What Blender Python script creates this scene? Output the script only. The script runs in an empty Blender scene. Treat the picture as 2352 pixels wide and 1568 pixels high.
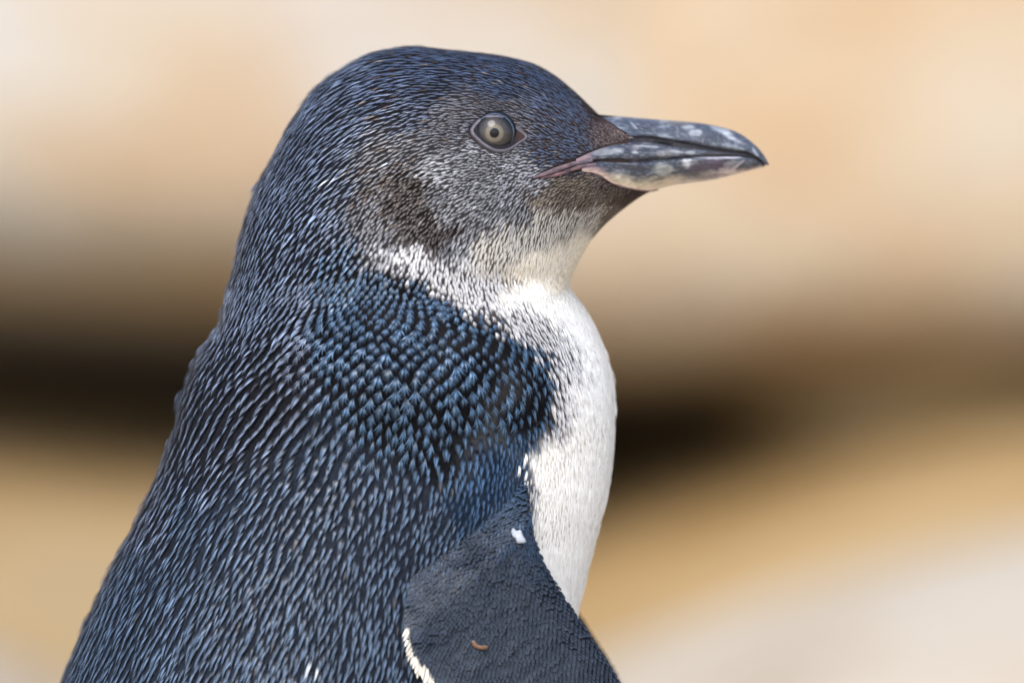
import bpy, math, random
import numpy as np
from mathutils import Vector, Matrix, noise as mnoise

# ------------------------------------------------------------------ camera, light, exposure
SC = bpy.context.scene
COL = SC.collection
S = 9.566e-5          # metres per trace unit (the trace is 2352 units wide = 22.5 cm)
U0, V0, VG = 1176.0, 784.0, 2800.0      # centre of the picture; level of the ground under the feet
D = 2.5               # camera to bird
CAMZ = (VG - V0) * S

cam_d = bpy.data.cameras.new('camera')
cam = bpy.data.objects.new('camera', cam_d)
COL.objects.link(cam)
cam.location = (0, -D, CAMZ)
cam.rotation_euler = (math.radians(90), 0, 0)
cam_d.sensor_width = 36
cam_d.lens = 36 * D / (2352 * S)
cam_d.clip_start = 0.05
cam_d.clip_end = 400
cam_d.dof.use_dof = True
cam_d.dof.focus_distance = D - 0.026
cam_d.dof.aperture_fstop = 6.6
cam_d.dof.aperture_blades = 0
SC.camera = cam

SUN_EL, SUN_AZ = 50.0, -22.0            # azimuth from the camera's side (-Y) turning to the left (-X) 
world = bpy.data.worlds.new('World')
SC.world = world
world.use_nodes = True
wn = world.node_tree
bg = wn.nodes['Background']
sky = wn.nodes.new('ShaderNodeTexSky')
sky.sky_type = 'NISHITA'
sky.sun_disc = False
sky.sun_elevation = math.radians(SUN_EL)
sky.air_density = 1.0
sky.dust_density = 2.0
sky.ozone_density = 1.0
wn.links.new(sky.outputs[0], bg.inputs[0])
bg.inputs[1].default_value = 0.11
el, az = math.radians(SUN_EL), math.radians(SUN_AZ)
SUNV = Vector((math.sin(az) * math.cos(el), -math.cos(az) * math.cos(el), math.sin(el)))
sky.sun_rotation = math.atan2(SUNV.x, SUNV.y)
sun_d = bpy.data.lights.new('sun', 'SUN')
sun_d.energy = 1.5
sun_d.angle = math.radians(35)
sun_d.color = (1.0, 0.985, 0.96)
sun = bpy.data.objects.new('sun', sun_d)
COL.objects.link(sun)
sun.rotation_euler = SUNV.to_track_quat('Z', 'Y').to_euler()
sun.location = (-1, -1, 3)
SC.view_settings.view_transform = 'Standard'
SC.view_settings.look = 'None'
SC.view_settings.exposure = 1.6
SC.view_settings.gamma = 1.0
SC.view_settings.use_curve_mapping = False
try:
    SC.cycles.use_denoising = True
    SC.cycles.denoising_prefilter = 'ACCURATE'
    SC.cycles.denoising_input_passes = 'RGB_ALBEDO_NORMAL'
except Exception:
    pass

rng = np.random.default_rng(7)
random.seed(7)

# ------------------------------------------------------------------ helpers
def lin(r, g, b):
    o = []
    for c in (r, g, b):
        c /= 255.0
        o.append(c / 12.92 if c <= 0.04045 else ((c + 0.055) / 1.055) ** 2.4)
    return np.array(o)

def sstep(x, a, b):
    t = np.clip((np.asarray(x, float) - a) / (b - a), 0, 1)
    return t * t * (3 - 2 * t)

def W3(u, v, y):
    """trace units (u right, v down, y away from the camera) to metres"""
    u, v, y = np.broadcast_arrays(np.asarray(u, float), np.asarray(v, float), np.asarray(y, float))
    return np.stack([(u - U0) * S, y * S, (VG - v) * S], -1)

def catmull(pts, step=5.0, closed=False):
    P = np.array(pts, float)
    n = len(P)
    out = []
    for i in range(n if closed else n - 1):
        p1, p2 = P[i], P[(i + 1) % n]
        p0 = P[(i - 1) % n] if (closed or i > 0) else 2 * p1 - p2
        p3 = P[(i + 2) % n] if (closed or i + 2 < n) else 2 * p2 - p1
        k = max(2, int(np.linalg.norm(p2 - p1) / step))
        for t in np.arange(k) / k:
            out.append(0.5 * (2 * p1 + (p2 - p0) * t + (2 * p0 - 5 * p1 + 4 * p2 - p3) * t * t + (3 * p1 - p0 - 3 * p2 + p3) * t ** 3))
    if not closed:
        out.append(P[-1])
    return np.array(out)

def inside(poly, u, v):
    poly = np.asarray(poly, float)
    u = np.asarray(u, float); v = np.asarray(v, float)
    r = np.zeros(np.broadcast(u, v).shape, bool)
    n = len(poly)
    for i in range(n):
        x1, y1 = poly[i]; x2, y2 = poly[(i + 1) % n]
        if y1 == y2:
            continue
        c = ((y1 > v) != (y2 > v)) & (u < (x2 - x1) * (v - y1) / (y2 - y1) + x1)
        r ^= c
    return r

def make_mesh(name, V, faces=None, flat=None, mat=None, parent=None, colors=None, smooth=True, coords_local=None):
    """faces: list of index lists, or flat=(loop_vertex_indices, loop_totals)"""
    me = bpy.data.meshes.new(name)
    V = np.asarray(V, np.float32)
    if flat is None:
        tot = np.array([len(f) for f in faces], np.int32)
        idx = np.concatenate([np.asarray(f, np.int32) for f in faces])
    else:
        idx, tot = np.asarray(flat[0], np.int32), np.asarray(flat[1], np.int32)
    me.vertices.add(len(V)); me.vertices.foreach_set('co', V.ravel())
    me.loops.add(len(idx)); me.loops.foreach_set('vertex_index', idx)
    me.polygons.add(len(tot))
    st = np.concatenate([[0], np.cumsum(tot)[:-1]]).astype(np.int32)
    me.polygons.foreach_set('loop_start', st)
    me.polygons.foreach_set('loop_total', tot)
    me.polygons.foreach_set('use_smooth', np.full(len(tot), smooth))
    if colors is not None:
        a = me.attributes.new('Col', 'FLOAT_COLOR', 'POINT')
        colors = np.asarray(colors); c = np.ones((len(V), 4), np.float32); c[:, :colors.shape[1]] = colors
        a.data.foreach_set('color', c.ravel())
    me.update(calc_edges=True)
    me.validate()
    ob = bpy.data.objects.new(name, me)
    COL.objects.link(ob)
    if mat: me.materials.append(mat)
    if parent: ob.parent = parent
    return ob

def grid_faces(nr, nc, wrap=False):
    r, c = np.meshgrid(np.arange(nr - 1), np.arange(nc if wrap else nc - 1), indexing='ij')
    c2 = (c + 1) % nc
    f = np.stack([r * nc + c, r * nc + c2, (r + 1) * nc + c2, (r + 1) * nc + c], -1).reshape(-1, 4)
    return f

def tag(o, label=None, cat=None, group=None, kind=None):
    if label: o['label'] = label
    if cat: o['category'] = cat
    if group: o['group'] = group
    if kind: o['kind'] = kind
    return o

# ------------------------------------------------------------------ materials
def new_mat(name):
    m = bpy.data.materials.new(name); m.use_nodes = True
    nt = m.node_tree
    return m, nt, nt.nodes['Principled BSDF']

def attr_mat(name, rough, spec, noise_scale=None, noise_amt=0.2, bump=0.0, sheen=0.0, coat=0.0, stretch=(1, 1, 1), mask=False):
    m, nt, p = new_mat(name)
    at = nt.nodes.new('ShaderNodeAttribute'); at.attribute_name = 'Col'
    col = at.outputs['Color']
    p.inputs['Roughness'].default_value = rough
    if mask:
        ml = nt.nodes.new('ShaderNodeMath'); ml.operation = 'MULTIPLY'; ml.inputs[1].default_value = spec
        nt.links.new(at.outputs['Alpha'], ml.inputs[0]); nt.links.new(ml.outputs[0], p.inputs['Specular IOR Level'])
    p.inputs['Specular IOR Level'].default_value = spec
    p.inputs['Sheen Weight'].default_value = sheen
    p.inputs['Coat Weight'].default_value = coat
    if noise_scale:
        tc = nt.nodes.new('ShaderNodeTexCoord')
        mp = nt.nodes.new('ShaderNodeMapping'); mp.inputs['Scale'].default_value = stretch
        nz = nt.nodes.new('ShaderNodeTexNoise'); nz.inputs['Scale'].default_value = noise_scale; nz.inputs['Detail'].default_value = 5
        nt.links.new(tc.outputs['Object'], mp.inputs[0]); nt.links.new(mp.outputs[0], nz.inputs['Vector'])
        mr = nt.nodes.new('ShaderNodeMapRange')
        mr.inputs[1].default_value = 0.3; mr.inputs[2].default_value = 0.7
        mr.inputs[3].default_value = 1 - noise_amt; mr.inputs[4].default_value = 1 + noise_amt
        nt.links.new(nz.outputs[0], mr.inputs[0])
        vm = nt.nodes.new('ShaderNodeVectorMath'); vm.operation = 'SCALE'
        nt.links.new(col, vm.inputs[0]); nt.links.new(mr.outputs[0], vm.inputs['Scale'])
        col = vm.outputs[0]
        if bump:
            b = nt.nodes.new('ShaderNodeBump'); b.inputs['Strength'].default_value = bump; b.inputs['Distance'].default_value = 0.0004
            nt.links.new(nz.outputs[0], b.inputs['Height']); nt.links.new(b.outputs[0], p.inputs['Normal'])
    nt.links.new(col, p.inputs['Base Color'])
    return m

M_FEATHER = attr_mat('feather_barbs', 0.33, 0.65, mask=True)
M_BODY = attr_mat('down_layer', 0.9, 0.05, 900, 0.35, 0.6)
M_FLIP = attr_mat('flipper_scales', 0.5, 0.25)
M_SKIN = attr_mat('bare_skin', 0.5, 0.35, 1200, 0.15, 0.5)

def rock_mat(name, cols, grey, seed):
    m, nt, p = new_mat(name)
    N = nt.nodes
    tc = N.new('ShaderNodeTexCoord')
    mp = N.new('ShaderNodeMapping'); mp.inputs['Location'].default_value = (seed * 3.1, seed * 1.7, seed); mp.inputs['Scale'].default_value = (1, 1, 1.6)
    mp.inputs['Rotation'].default_value = (0, math.radians(-28), 0)
    nt.links.new(tc.outputs['Object'], mp.inputs[0])
    n1 = N.new('ShaderNodeTexNoise'); n1.inputs['Scale'].default_value = 8.0; n1.inputs['Detail'].default_value = 4
    nt.links.new(mp.outputs[0], n1.inputs['Vector'])
    cr = N.new('ShaderNodeValToRGB')
    e = cr.color_ramp.elements
    e[0].position = 0.40; e[0].color = (*cols[0], 1); e[1].position = 0.61; e[1].color = (*cols[2], 1)
    k = e.new(0.5); k.color = (*cols[1], 1)
    nt.links.new(n1.outputs[0], cr.inputs[0])
    n2 = N.new('ShaderNodeTexNoise'); n2.inputs['Scale'].default_value = 5.5; n2.inputs['Detail'].default_value = 3
    nt.links.new(tc.outputs['Object'], n2.inputs['Vector'])
    r2 = N.new('ShaderNodeMapRange'); r2.inputs[1].default_value = 0.52; r2.inputs[2].default_value = 0.7
    nt.links.new(n2.outputs[0], r2.inputs[0])
    mx = N.new('ShaderNodeMix'); mx.data_type = 'RGBA'; mx.inputs[7].default_value = (*grey, 1)
    nt.links.new(r2.outputs[0], mx.inputs[0]); nt.links.new(cr.outputs[0], mx.inputs[6])
    n3 = N.new('ShaderNodeTexNoise'); n3.inputs['Scale'].default_value = 60; n3.inputs['Detail'].default_value = 8
    nt.links.new(tc.outputs['Object'], n3.inputs['Vector'])
    b = N.new('ShaderNodeBump'); b.inputs['Strength'].default_value = 0.5; b.inputs['Distance'].default_value = 0.006
    nt.links.new(n3.outputs[0], b.inputs['Height']); nt.links.new(b.outputs[0], p.inputs['Normal'])
    nt.links.new(mx.outputs[2], p.inputs['Base Color'])
    p.inputs['Roughness'].default_value = 0.9
    p.inputs['Specular IOR Level'].default_value = 0.2
    return m

# ------------------------------------------------------------------ the setting: sand and sandstone boulders
def build_ground():
    n = 60
    ax = np.sign(np.linspace(-1, 1, n)) * np.abs(np.linspace(-1, 1, n)) ** 3 * 60
    X, Y = np.meshgrid(ax, ax + 0.0, indexing='ij')
    r = np.hypot(X, Y)
    Z = np.array([mnoise.noise(Vector((x * 0.9, y * 0.9, 0))) for x, y in zip(X.ravel(), Y.ravel())]).reshape(X.shape)
    Z = -0.004 + Z * 0.02 * np.clip((r - 0.4) / 2, 0, 1)
    m = rock_mat('pale_sand', (lin(180, 160, 134), lin(188, 172, 150), lin(194, 182, 164)), lin(184, 174, 160), 9)
    o = make_mesh('ground', np.stack([X, Y, Z], -1).reshape(-1, 3), flat=(grid_faces(n, n).ravel(), np.full((n - 1) ** 2, 4)), mat=m)
    tag(o, kind='structure')
build_ground()

def boulder(center, dims, seed, mat, label, rot=(0, 0, 0), power=2.6, rough=0.16, n=56, freq=1.6):
    th = np.linspace(0, math.pi, n)
    ph = np.linspace(0, 2 * math.pi, 2 * n, endpoint=False)
    T, P = np.meshgrid(th, ph, indexing='ij')
    d = np.stack([np.sin(T) * np.cos(P), np.sin(T) * np.sin(P), np.cos(T)], -1)
    rad = (np.abs(d) ** power).sum(-1) ** (-1 / power)
    off = np.zeros(T.shape)
    for i in range(n):
        for j in range(2 * n):
            v = Vector(d[i, j]) * freq + Vector((seed * 7.3, seed * 3.9, seed * 1.3))
            off[i, j] = mnoise.noise(v) * 0.65 + mnoise.noise(v * 2.3) * 0.28 + mnoise.noise(v * 6) * 0.08
    off[0, :] = off[0].mean(); off[-1, :] = off[-1].mean()
    co = d * (rad * (1 + rough * off))[..., None] * np.array(dims) / 2
    o = make_mesh('boulder', co.reshape(-1, 3), flat=(grid_faces(n, 2 * n, True).ravel(), np.full((n - 1) * 2 * n, 4)), mat=mat)
    o.location = center
    o.rotation_euler = [math.radians(a) for a in rot]
    tag(o, label, 'boulder', 'sandstone boulders behind the bird')
    return o

def behind(u, v, Y):
    f = (D + Y) / D
    return Vector(((u - U0) * S * f, Y, CAMZ + (V0 - v) * S * f))

R_UPL = rock_mat('sandstone_cream', (lin(158, 137, 112), lin(162, 149, 131), lin(164, 158, 149)), lin(162, 156, 149), 1)
R_UPR = rock_mat('sandstone_buff', (lin(158, 134, 106), lin(161, 144, 121), lin(163, 151, 134)), lin(160, 149, 134), 5)
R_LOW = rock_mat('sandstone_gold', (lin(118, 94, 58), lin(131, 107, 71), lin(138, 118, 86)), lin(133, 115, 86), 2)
R_PALE = rock_mat('sandstone_pale', (lin(132, 120, 106), lin(145, 136, 123), lin(151, 144, 133)), lin(130, 124, 114), 3)

# upper boulders overhanging the crevice
boulder((-0.46, 1.36, CAMZ + 0.259), (1.10, 0.54, 0.52), 1, R_UPL, 'big cream sandstone boulder above the dark crevice at the left', rot=(-7, 2, 3), power=13.0, rough=0.025, n=90)
boulder((0.50, 1.36, CAMZ + 0.239), (1.20, 0.54, 0.52), 4, R_UPR, 'big buff sandstone boulder above the dark crevice at the right', rot=(-5, -1, -3), power=13.0, rough=0.02, n=90)
# golden boulders below the crevice, set back under the overhang
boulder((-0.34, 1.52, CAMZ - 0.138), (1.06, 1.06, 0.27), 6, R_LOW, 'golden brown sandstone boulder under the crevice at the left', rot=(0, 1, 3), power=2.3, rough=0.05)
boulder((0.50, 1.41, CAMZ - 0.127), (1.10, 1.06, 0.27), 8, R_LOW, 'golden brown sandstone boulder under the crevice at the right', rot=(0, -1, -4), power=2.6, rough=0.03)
# pale slabs in front
boulder((0.36, 0.92, CAMZ - 0.104), (0.80, 0.56, 0.16), 11, R_PALE, 'pale whitish sandstone slab at the lower right behind the bird', rot=(0, -8, 0), power=2.5, rough=0.05)
boulder((-0.50, 0.95, CAMZ - 0.138), (0.80, 0.56, 0.17), 13, R_PALE, 'pale pinkish sandstone slab at the lower left behind the bird', rot=(0, 2, 0), power=2.5, rough=0.05)
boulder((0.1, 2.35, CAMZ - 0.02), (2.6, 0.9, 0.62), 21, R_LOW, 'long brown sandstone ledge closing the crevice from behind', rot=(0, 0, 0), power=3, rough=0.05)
boulder((0.150, 1.24, CAMZ - 0.016), (0.15, 0.20, 0.055), 19, R_LOW, 'added flat brown stone lightening the dark crevice right of the bird', rot=(0, -6, 8), power=2.6, rough=0.1, n=32)  # stone added to break up and lighten the dark band
# a stone closing the crevice at the right
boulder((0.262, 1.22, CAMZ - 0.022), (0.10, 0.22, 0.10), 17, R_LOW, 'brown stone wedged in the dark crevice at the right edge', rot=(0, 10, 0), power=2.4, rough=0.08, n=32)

# ------------------------------------------------------------------ the bird's solid shape from its profile
SIL = [(1384, 268), (1362, 250), (1332, 221), (1303, 195), (1272, 171), (1230, 148), (1186, 135), (1142, 126), (1090, 120), (1039, 115), (951, 106), (900, 112), (850, 122), (800, 148),
       (750, 180), (720, 205), (690, 245), (660, 290), (635, 340), (605, 395), (583, 440), (563, 500), (548, 550), (538, 605), (522, 660),
       (508, 725), (490, 765), (462, 805), (440, 850), (418, 905), (408, 960), (392, 1010), (365, 1080), (330, 1155), (290, 1235), (245, 1320),
       (195, 1430), (165, 1500), (140, 1568), (95, 1700), (50, 1880), (40, 2050), (80, 2250), (170, 2420), (300, 2560), (480, 2640), (700, 2690),
       (950, 2670), (1130, 2560), (1230, 2400), (1285, 2200), (1308, 2000), (1312, 1800), (1312, 1650), (1316, 1500), (1330, 1405), (1355, 1300),
       (1380, 1200), (1396, 1140), (1405, 1080), (1412, 1000), (1412, 900), (1403, 845), (1382, 780), (1352, 720), (1325, 682), (1310, 660),
       (1312, 640), (1330, 600), (1356, 556), (1388, 518), (1430, 482), (1475, 450), (1508, 435), (1534, 428), (1565, 423), (1642, 412),
       (1706, 396), (1757, 383), (1766, 378), (1752, 353), (1731, 330), (1693, 304), (1642, 289), (1590, 281), (1513, 275), (1424, 268)]
POLY = catmull(SIL, 6, True)
G = 6.0
GU0, GV0 = -30.0, 60.0
NU, NV = int(1860 / G), int(2700 / G)
gu = GU0 + np.arange(NU) * G
gv = GV0 + np.arange(NV) * G
UU, VV = np.meshgrid(gu, gv)

def poly_dist(poly, u, v):
    a = poly; b = np.roll(poly, -1, 0)
    best = np.full(u.shape, 1e9)
    for i in range(len(a)):
        ab = b[i] - a[i]
        L = ab @ ab + 1e-9
        t = np.clip(((u - a[i, 0]) * ab[0] + (v - a[i, 1]) * ab[1]) / L, 0, 1)
        d = (u - a[i, 0] - t * ab[0]) ** 2 + (v - a[i, 1] - t * ab[1]) ** 2
        np.minimum(best, d, out=best)
    return np.sqrt(best)

INS = inside(POLY, UU, VV)
DIST = poly_dist(POLY[::2], UU, VV) * np.where(INS, 1, -1)

def solve():
    h = None
    for lev in (8, 4, 2, 1):
        m = INS[::lev, ::lev]
        step = G * lev
        if h is None:
            h = np.where(m, 1e4, 0.0)
        else:
            h = np.repeat(np.repeat(h, 2, 0), 2, 1)
            hh = np.zeros(m.shape); a, b = min(h.shape[0], m.shape[0]), min(h.shape[1], m.shape[1])
            hh[:a, :b] = h[:a, :b]; h = hh * m
        for it in range(500 if lev > 1 else 250):
            p = np.pad(h, 1)
            h = (p[:-2, 1:-1] + p[2:, 1:-1] + p[1:-1, :-2] + p[1:-1, 2:] + 2.0 * step * step) * 0.25 * m
    return h

def blur(a, n):
    for _ in range(n):
        p = np.pad(a, 1, mode='edge')
        a = (p[:-2, 1:-1] + p[2:, 1:-1] + p[1:-1, :-2] + p[1:-1, 2:] + 2 * p[1:-1, 1:-1]) / 6
    return a

H = solve()
ok = DIST > 9
q = np.where(ok, H / np.maximum(DIST, 9), 0); wgt = ok.astype(float)
qn, qw = q * wgt, wgt.copy()
for _ in range(14):
    qn, qw = blur(qn, 1), blur(qw, 1)
    qn = np.where(ok, q, qn); qw = np.where(ok, 1.0, qw)
Q = qn / np.maximum(qw, 1e-6)
mixw = sstep(DIST, 8, 26)
Hs = Q * DIST * (1 - mixw) + H * mixw
def gb(cu, cv, ru, rv, a):
    return a * np.exp(-((UU - cu) / ru) ** 2 - ((VV - cv) / rv) ** 2)
K0 = 0.98 - 0.14 * sstep(VV, 700, 1100)
rt = np.sqrt(np.maximum(Hs, 0)) * K0
bump = (gb(1110, 490, 150, 90, 14) + gb(1150, 318, 75, 45, -10) + gb(1180, 250, 120, 28, 8) + gb(960, 860, 260, 110, 26)
        + gb(930, 690, 260, 40, -14) + gb(960, 480, 60, 60, -7) + gb(1180, 640, 130, 28, -14) + gb(1120, 1120, 120, 140, 22))
rt = rt + bump * sstep(DIST, 0, 70)
KK = np.where(DIST > 0, rt ** 2, Hs)
KK = blur(KK, 2)
dKv, dKu = np.gradient(KK, G)

def samp(A, u, v):
    x = np.clip((np.asarray(u, float) - GU0) / G, 0, NU - 1.001); y = np.clip((np.asarray(v, float) - GV0) / G, 0, NV - 1.001)
    i, j = x.astype(int), y.astype(int)
    fx, fy = x - i, y - j
    return (A[j, i] * (1 - fx) + A[j, i + 1] * fx) * (1 - fy) + (A[j + 1, i] * (1 - fx) + A[j + 1, i + 1] * fx) * fy

def depth(u, v):
    return np.sqrt(np.maximum(samp(KK, u, v), 0))

def normal(u, v, y=None):
    y = depth(u, v) if y is None else y
    n = np.stack([-samp(dKu, u, v), -2 * y, samp(dKv, u, v)], -1)
    return n / np.maximum(np.linalg.norm(n, axis=-1, keepdims=True), 1e-9)

# ------------------------------------------------------------------ plumage maps (all in the bird's own profile coordinates)
FLOW = [(1370, 262, 222), (1300, 215, 218), (1240, 160, 205), (1200, 150, 195), (1100, 130, 185), (950, 115, 178), (830, 135, 158), (750, 190, 140),
        (680, 270, 130), (620, 380, 118), (570, 480, 113), (545, 600, 108), (515, 690, 112), (460, 810, 128), (420, 900, 116), (390, 1000, 112),
        (320, 1160, 118), (250, 1300, 115), (180, 1450, 112), (120, 1600, 108), (1000, 200, 176), (1200, 220, 200), (1260, 270, 205), (1150, 255, 186), (900, 250, 162),
        (1040, 300, 172), (800, 330, 146), (900, 340, 152), (720, 420, 137), (820, 430, 140), (650, 520, 130), (620, 650, 127), (1320, 290, 205), (1250, 320, 190), (1400, 300, 205),
        (1300, 345, 180), (1240, 370, 160), (1140, 375, 176), (1050, 400, 165), (1180, 410, 150), (1100, 470, 145), (1180, 480, 132), (950, 450, 142),
        (1000, 520, 130), (1100, 560, 124), (1300, 430, 165), (1380, 440, 165), (1450, 445, 168), (1420, 470, 150), (1350, 500, 135), (1280, 530, 116),
        (1200, 550, 118), (1350, 550, 116), (1250, 600, 100), (1310, 610, 95), (1200, 625, 104), (850, 520, 122), (900, 600, 106), (800, 620, 115),
        (700, 600, 124), (980, 607, 97), (1050, 660, 86), (1100, 640, 92), (1155, 680, 62), (1243, 768, 52), (1316, 680, 60), (1250, 700, 60), (1350, 780, 66), (1400, 900, 85), (1350, 900, 74),
        (1300, 950, 72), (1350, 1100, 92), (1300, 1200, 98), (1340, 1350, 100), (1260, 1100, 85), (1280, 1300, 98), (950, 780, 91), (1050, 760, 82), (1100, 800, 78), (1200, 850, 58), (1260, 920, 62),
        (800, 780, 112), (700, 800, 132), (600, 850, 141), (500, 900, 140), (900, 900, 96), (1000, 900, 86), (1100, 950, 76), (1200, 980, 80), (700, 950, 126),
        (550, 1000, 136), (450, 1050, 130), (900, 1050, 101), (1100, 1050, 98), (1200, 1080, 108), (600, 1100, 122), (400, 1200, 125), (700, 1200, 112),
        (900, 1200, 106), (1050, 1200, 110), (500, 1300, 116), (300, 1400, 118), (700, 1400, 106), (900, 1400, 101), (400, 1500, 112), (250, 1500, 114), (700, 1600, 104)]
FL = np.array(FLOW, float)
FLc = np.stack([np.cos(np.radians(FL[:, 2])), np.sin(np.radians(FL[:, 2]))], -1)

def flow(u, v):
    d2 = (u[:, None] - FL[None, :, 0]) ** 2 + (v[:, None] - FL[None, :, 1]) ** 2
    w = 1 / (d2 + 900) ** 1.6
    c = w @ FLc
    return np.arctan2(c[:, 1], c[:, 0])

A_ = 0.92
CLS = {  # tip, base
    'B': (lin(76, 108, 141), lin(13, 13, 16)),
    'N': (lin(116, 130, 156), lin(22, 23, 28)),
    'K': (lin(88, 104, 134), lin(23, 22, 26)),
    'L': (lin(86, 106, 132), lin(28, 33, 42)),
    'V': (lin(62, 94, 130), lin(22, 32, 46)),
    'G': (lin(172, 172, 177), lin(46, 44, 45)),
    'E': (lin(122, 122, 130), lin(36, 34, 36)),
    'D': (lin(78, 66, 60), lin(23, 18, 16)),
    'M': (lin(160, 147, 131), lin(60, 51, 45)),
    'F': (lin(92, 108, 136), lin(40, 33, 31)),
    'R': (lin(146, 132, 130), lin(52, 42, 40)),
    'S': (lin(236, 234, 234), lin(62, 58, 60)),
    'T': (lin(226, 221, 212), lin(82, 74, 66)),
    'W': (lin(247, 245, 241), lin(212, 207, 198)),
    'C': (lin(236, 229, 214), lin(200, 188, 168)),
}
CK = list(CLS)
TIPS = np.array([CLS[k][0] for k in CK]) * A_
BASES = np.array([CLS[k][1] for k in CK]) * A_
ZONE = [('F', 1370, 258), ('K', 1300, 210), ('K', 1200, 150), ('K', 1050, 125), ('K', 950, 115), ('N', 820, 140), ('N', 740, 200), ('N', 660, 300), ('N', 600, 420), ('N', 560, 540),
        ('K', 1000, 200), ('K', 1150, 210), ('F', 1260, 260), ('F', 1320, 300), ('F', 1250, 300), ('R', 1395, 295), ('R', 1420, 305), ('E', 1225, 300), ('F', 1300, 340), ('F', 1250, 365), ('F', 1330, 365), ('K', 1160, 205), ('D', 930, 465), ('D', 972, 515), ('D', 1015, 540), ('D', 905, 445), ('E', 1012, 470), ('G', 1035, 500), ('E', 880, 455), ('G', 1060, 560), ('E', 1030, 575),
        ('K', 900, 220), ('K', 950, 280), ('N', 800, 300), ('N', 720, 400), ('N', 800, 420), ('N', 660, 560), ('N', 760, 520), ('B', 800, 600), ('N', 700, 650), ('B', 760, 660),
        ('E', 1060, 265), ('E', 1130, 258), ('E', 1030, 310), ('E', 960, 340), ('E', 1180, 265), ('E', 900, 360), ('E', 860, 400),
        ('G', 1080, 380), ('G', 1150, 385), ('G', 1210, 395), ('G', 1020, 390), ('G', 1100, 430), ('G', 1180, 450), ('G', 1060, 470), ('G', 1240, 420), ('G', 1120, 500),
        ('D', 900, 430), ('D', 950, 440), ('D', 940, 490), ('D', 990, 500), ('D', 1000, 550), ('D', 900, 480), ('D', 1040, 530), ('D', 870, 440), ('E', 860, 490), ('E', 890, 540), ('D', 960, 540),
        ('M', 1280, 445), ('M', 1350, 430), ('M', 1400, 450), ('M', 1330, 470), ('M', 1240, 470), ('R', 1440, 445), ('R', 1480, 442), ('R', 1390, 430), ('M', 1430, 468), ('T', 1385, 500), ('T', 1420, 485), ('G', 1200, 490), ('T', 1330, 500), ('T', 1250, 510),
        ('T', 1290, 525), ('T', 1220, 545), ('T', 1150, 560), ('T', 1100, 590), ('T', 1370, 520), ('C', 1340, 560), ('C', 1290, 590), ('C', 1230, 610), ('C', 1310, 640), ('C', 1280, 655), ('C', 1190, 625), ('T', 1170, 590),
        ('S', 960, 580), ('S', 1000, 620), ('S', 1050, 640), ('S', 930, 600), ('S', 1080, 600), ('S', 1030, 660), ('S', 1080, 690), ('S', 1120, 710), ('G', 890, 590),
        ('S', 1130, 655), ('T', 1175, 650), ('W', 1180, 680), ('W', 1225, 680), ('W', 1300, 690), ('W', 1340, 740), ('W', 1260, 700), ('S', 1200, 720), ('S', 1240, 760), ('S', 1280, 800), ('S', 1310, 820), ('W', 1380, 820), ('W', 1340, 780), ('S', 1180, 750),
        ('B', 880, 650), ('B', 950, 670), ('B', 1000, 700), ('B', 1060, 730), ('B', 1120, 760), ('B', 1180, 790), ('B', 1230, 830), ('B', 1250, 880), ('B', 1240, 940), ('S', 1290, 880), ('S', 1295, 940), ('S', 1280, 980),
        ('W', 1340, 880), ('W', 1390, 900), ('W', 1340, 960), ('W', 1310, 1010), ('W', 1380, 1000), ('W', 1260, 1040), ('W', 1250, 1080), ('W', 1330, 1100), ('W', 1280, 1150), ('W', 1240, 1200), ('W', 1330, 1250), ('W', 1270, 1280), ('W', 1320, 1380),
        ('B', 1200, 970), ('V', 1210, 1020), ('V', 1202, 1070), ('V', 1204, 1110), ('V', 1206, 1150), ('V', 1205, 1190), ('W', 1236, 1060), ('S', 1226, 1120), ('W', 1244, 1110), ('W', 1250, 1150), ('V', 1150, 1070), ('V', 1140, 1120), ('V', 1080, 1170), ('L', 1020, 1220), ('L', 960, 1270),
        ('B', 1100, 850), ('B', 950, 800), ('B', 800, 800), ('B', 900, 950), ('B', 1050, 950), ('B', 1000, 1050), ('N', 650, 800), ('N', 560, 850), ('N', 480, 900), ('N', 600, 950),
        ('N', 480, 1050), ('L', 750, 1050), ('L', 850, 1150), ('L', 950, 1150), ('L', 600, 1150), ('L', 450, 1200), ('N', 380, 1200), ('L', 300, 1300), ('L', 500, 1350), ('L', 700, 1350),
        ('L', 880, 1350), ('L', 250, 1450), ('L', 450, 1500), ('L', 700, 1530), ('L', 880, 1530), ('L', 600, 1800), ('L', 200, 1800), ('L', 900, 1800), ('W', 1250, 1700), ('W', 1200, 2100), ('L', 400, 2300), ('W', 1330, 1500)]
ZP = np.array([(z[1], z[2]) for z in ZONE], float)
ZI = np.array([CK.index(z[0]) for z in ZONE])
ONE = np.eye(len(CK))[ZI]

def zones(u, v, p=2.6, eps=150):
    d2 = (u[:, None] - ZP[None, :, 0]) ** 2 + (v[:, None] - ZP[None, :, 1]) ** 2
    w = 1 / (d2 + eps) ** p
    w = w @ ONE
    return w / w.sum(1, keepdims=True)

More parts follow.
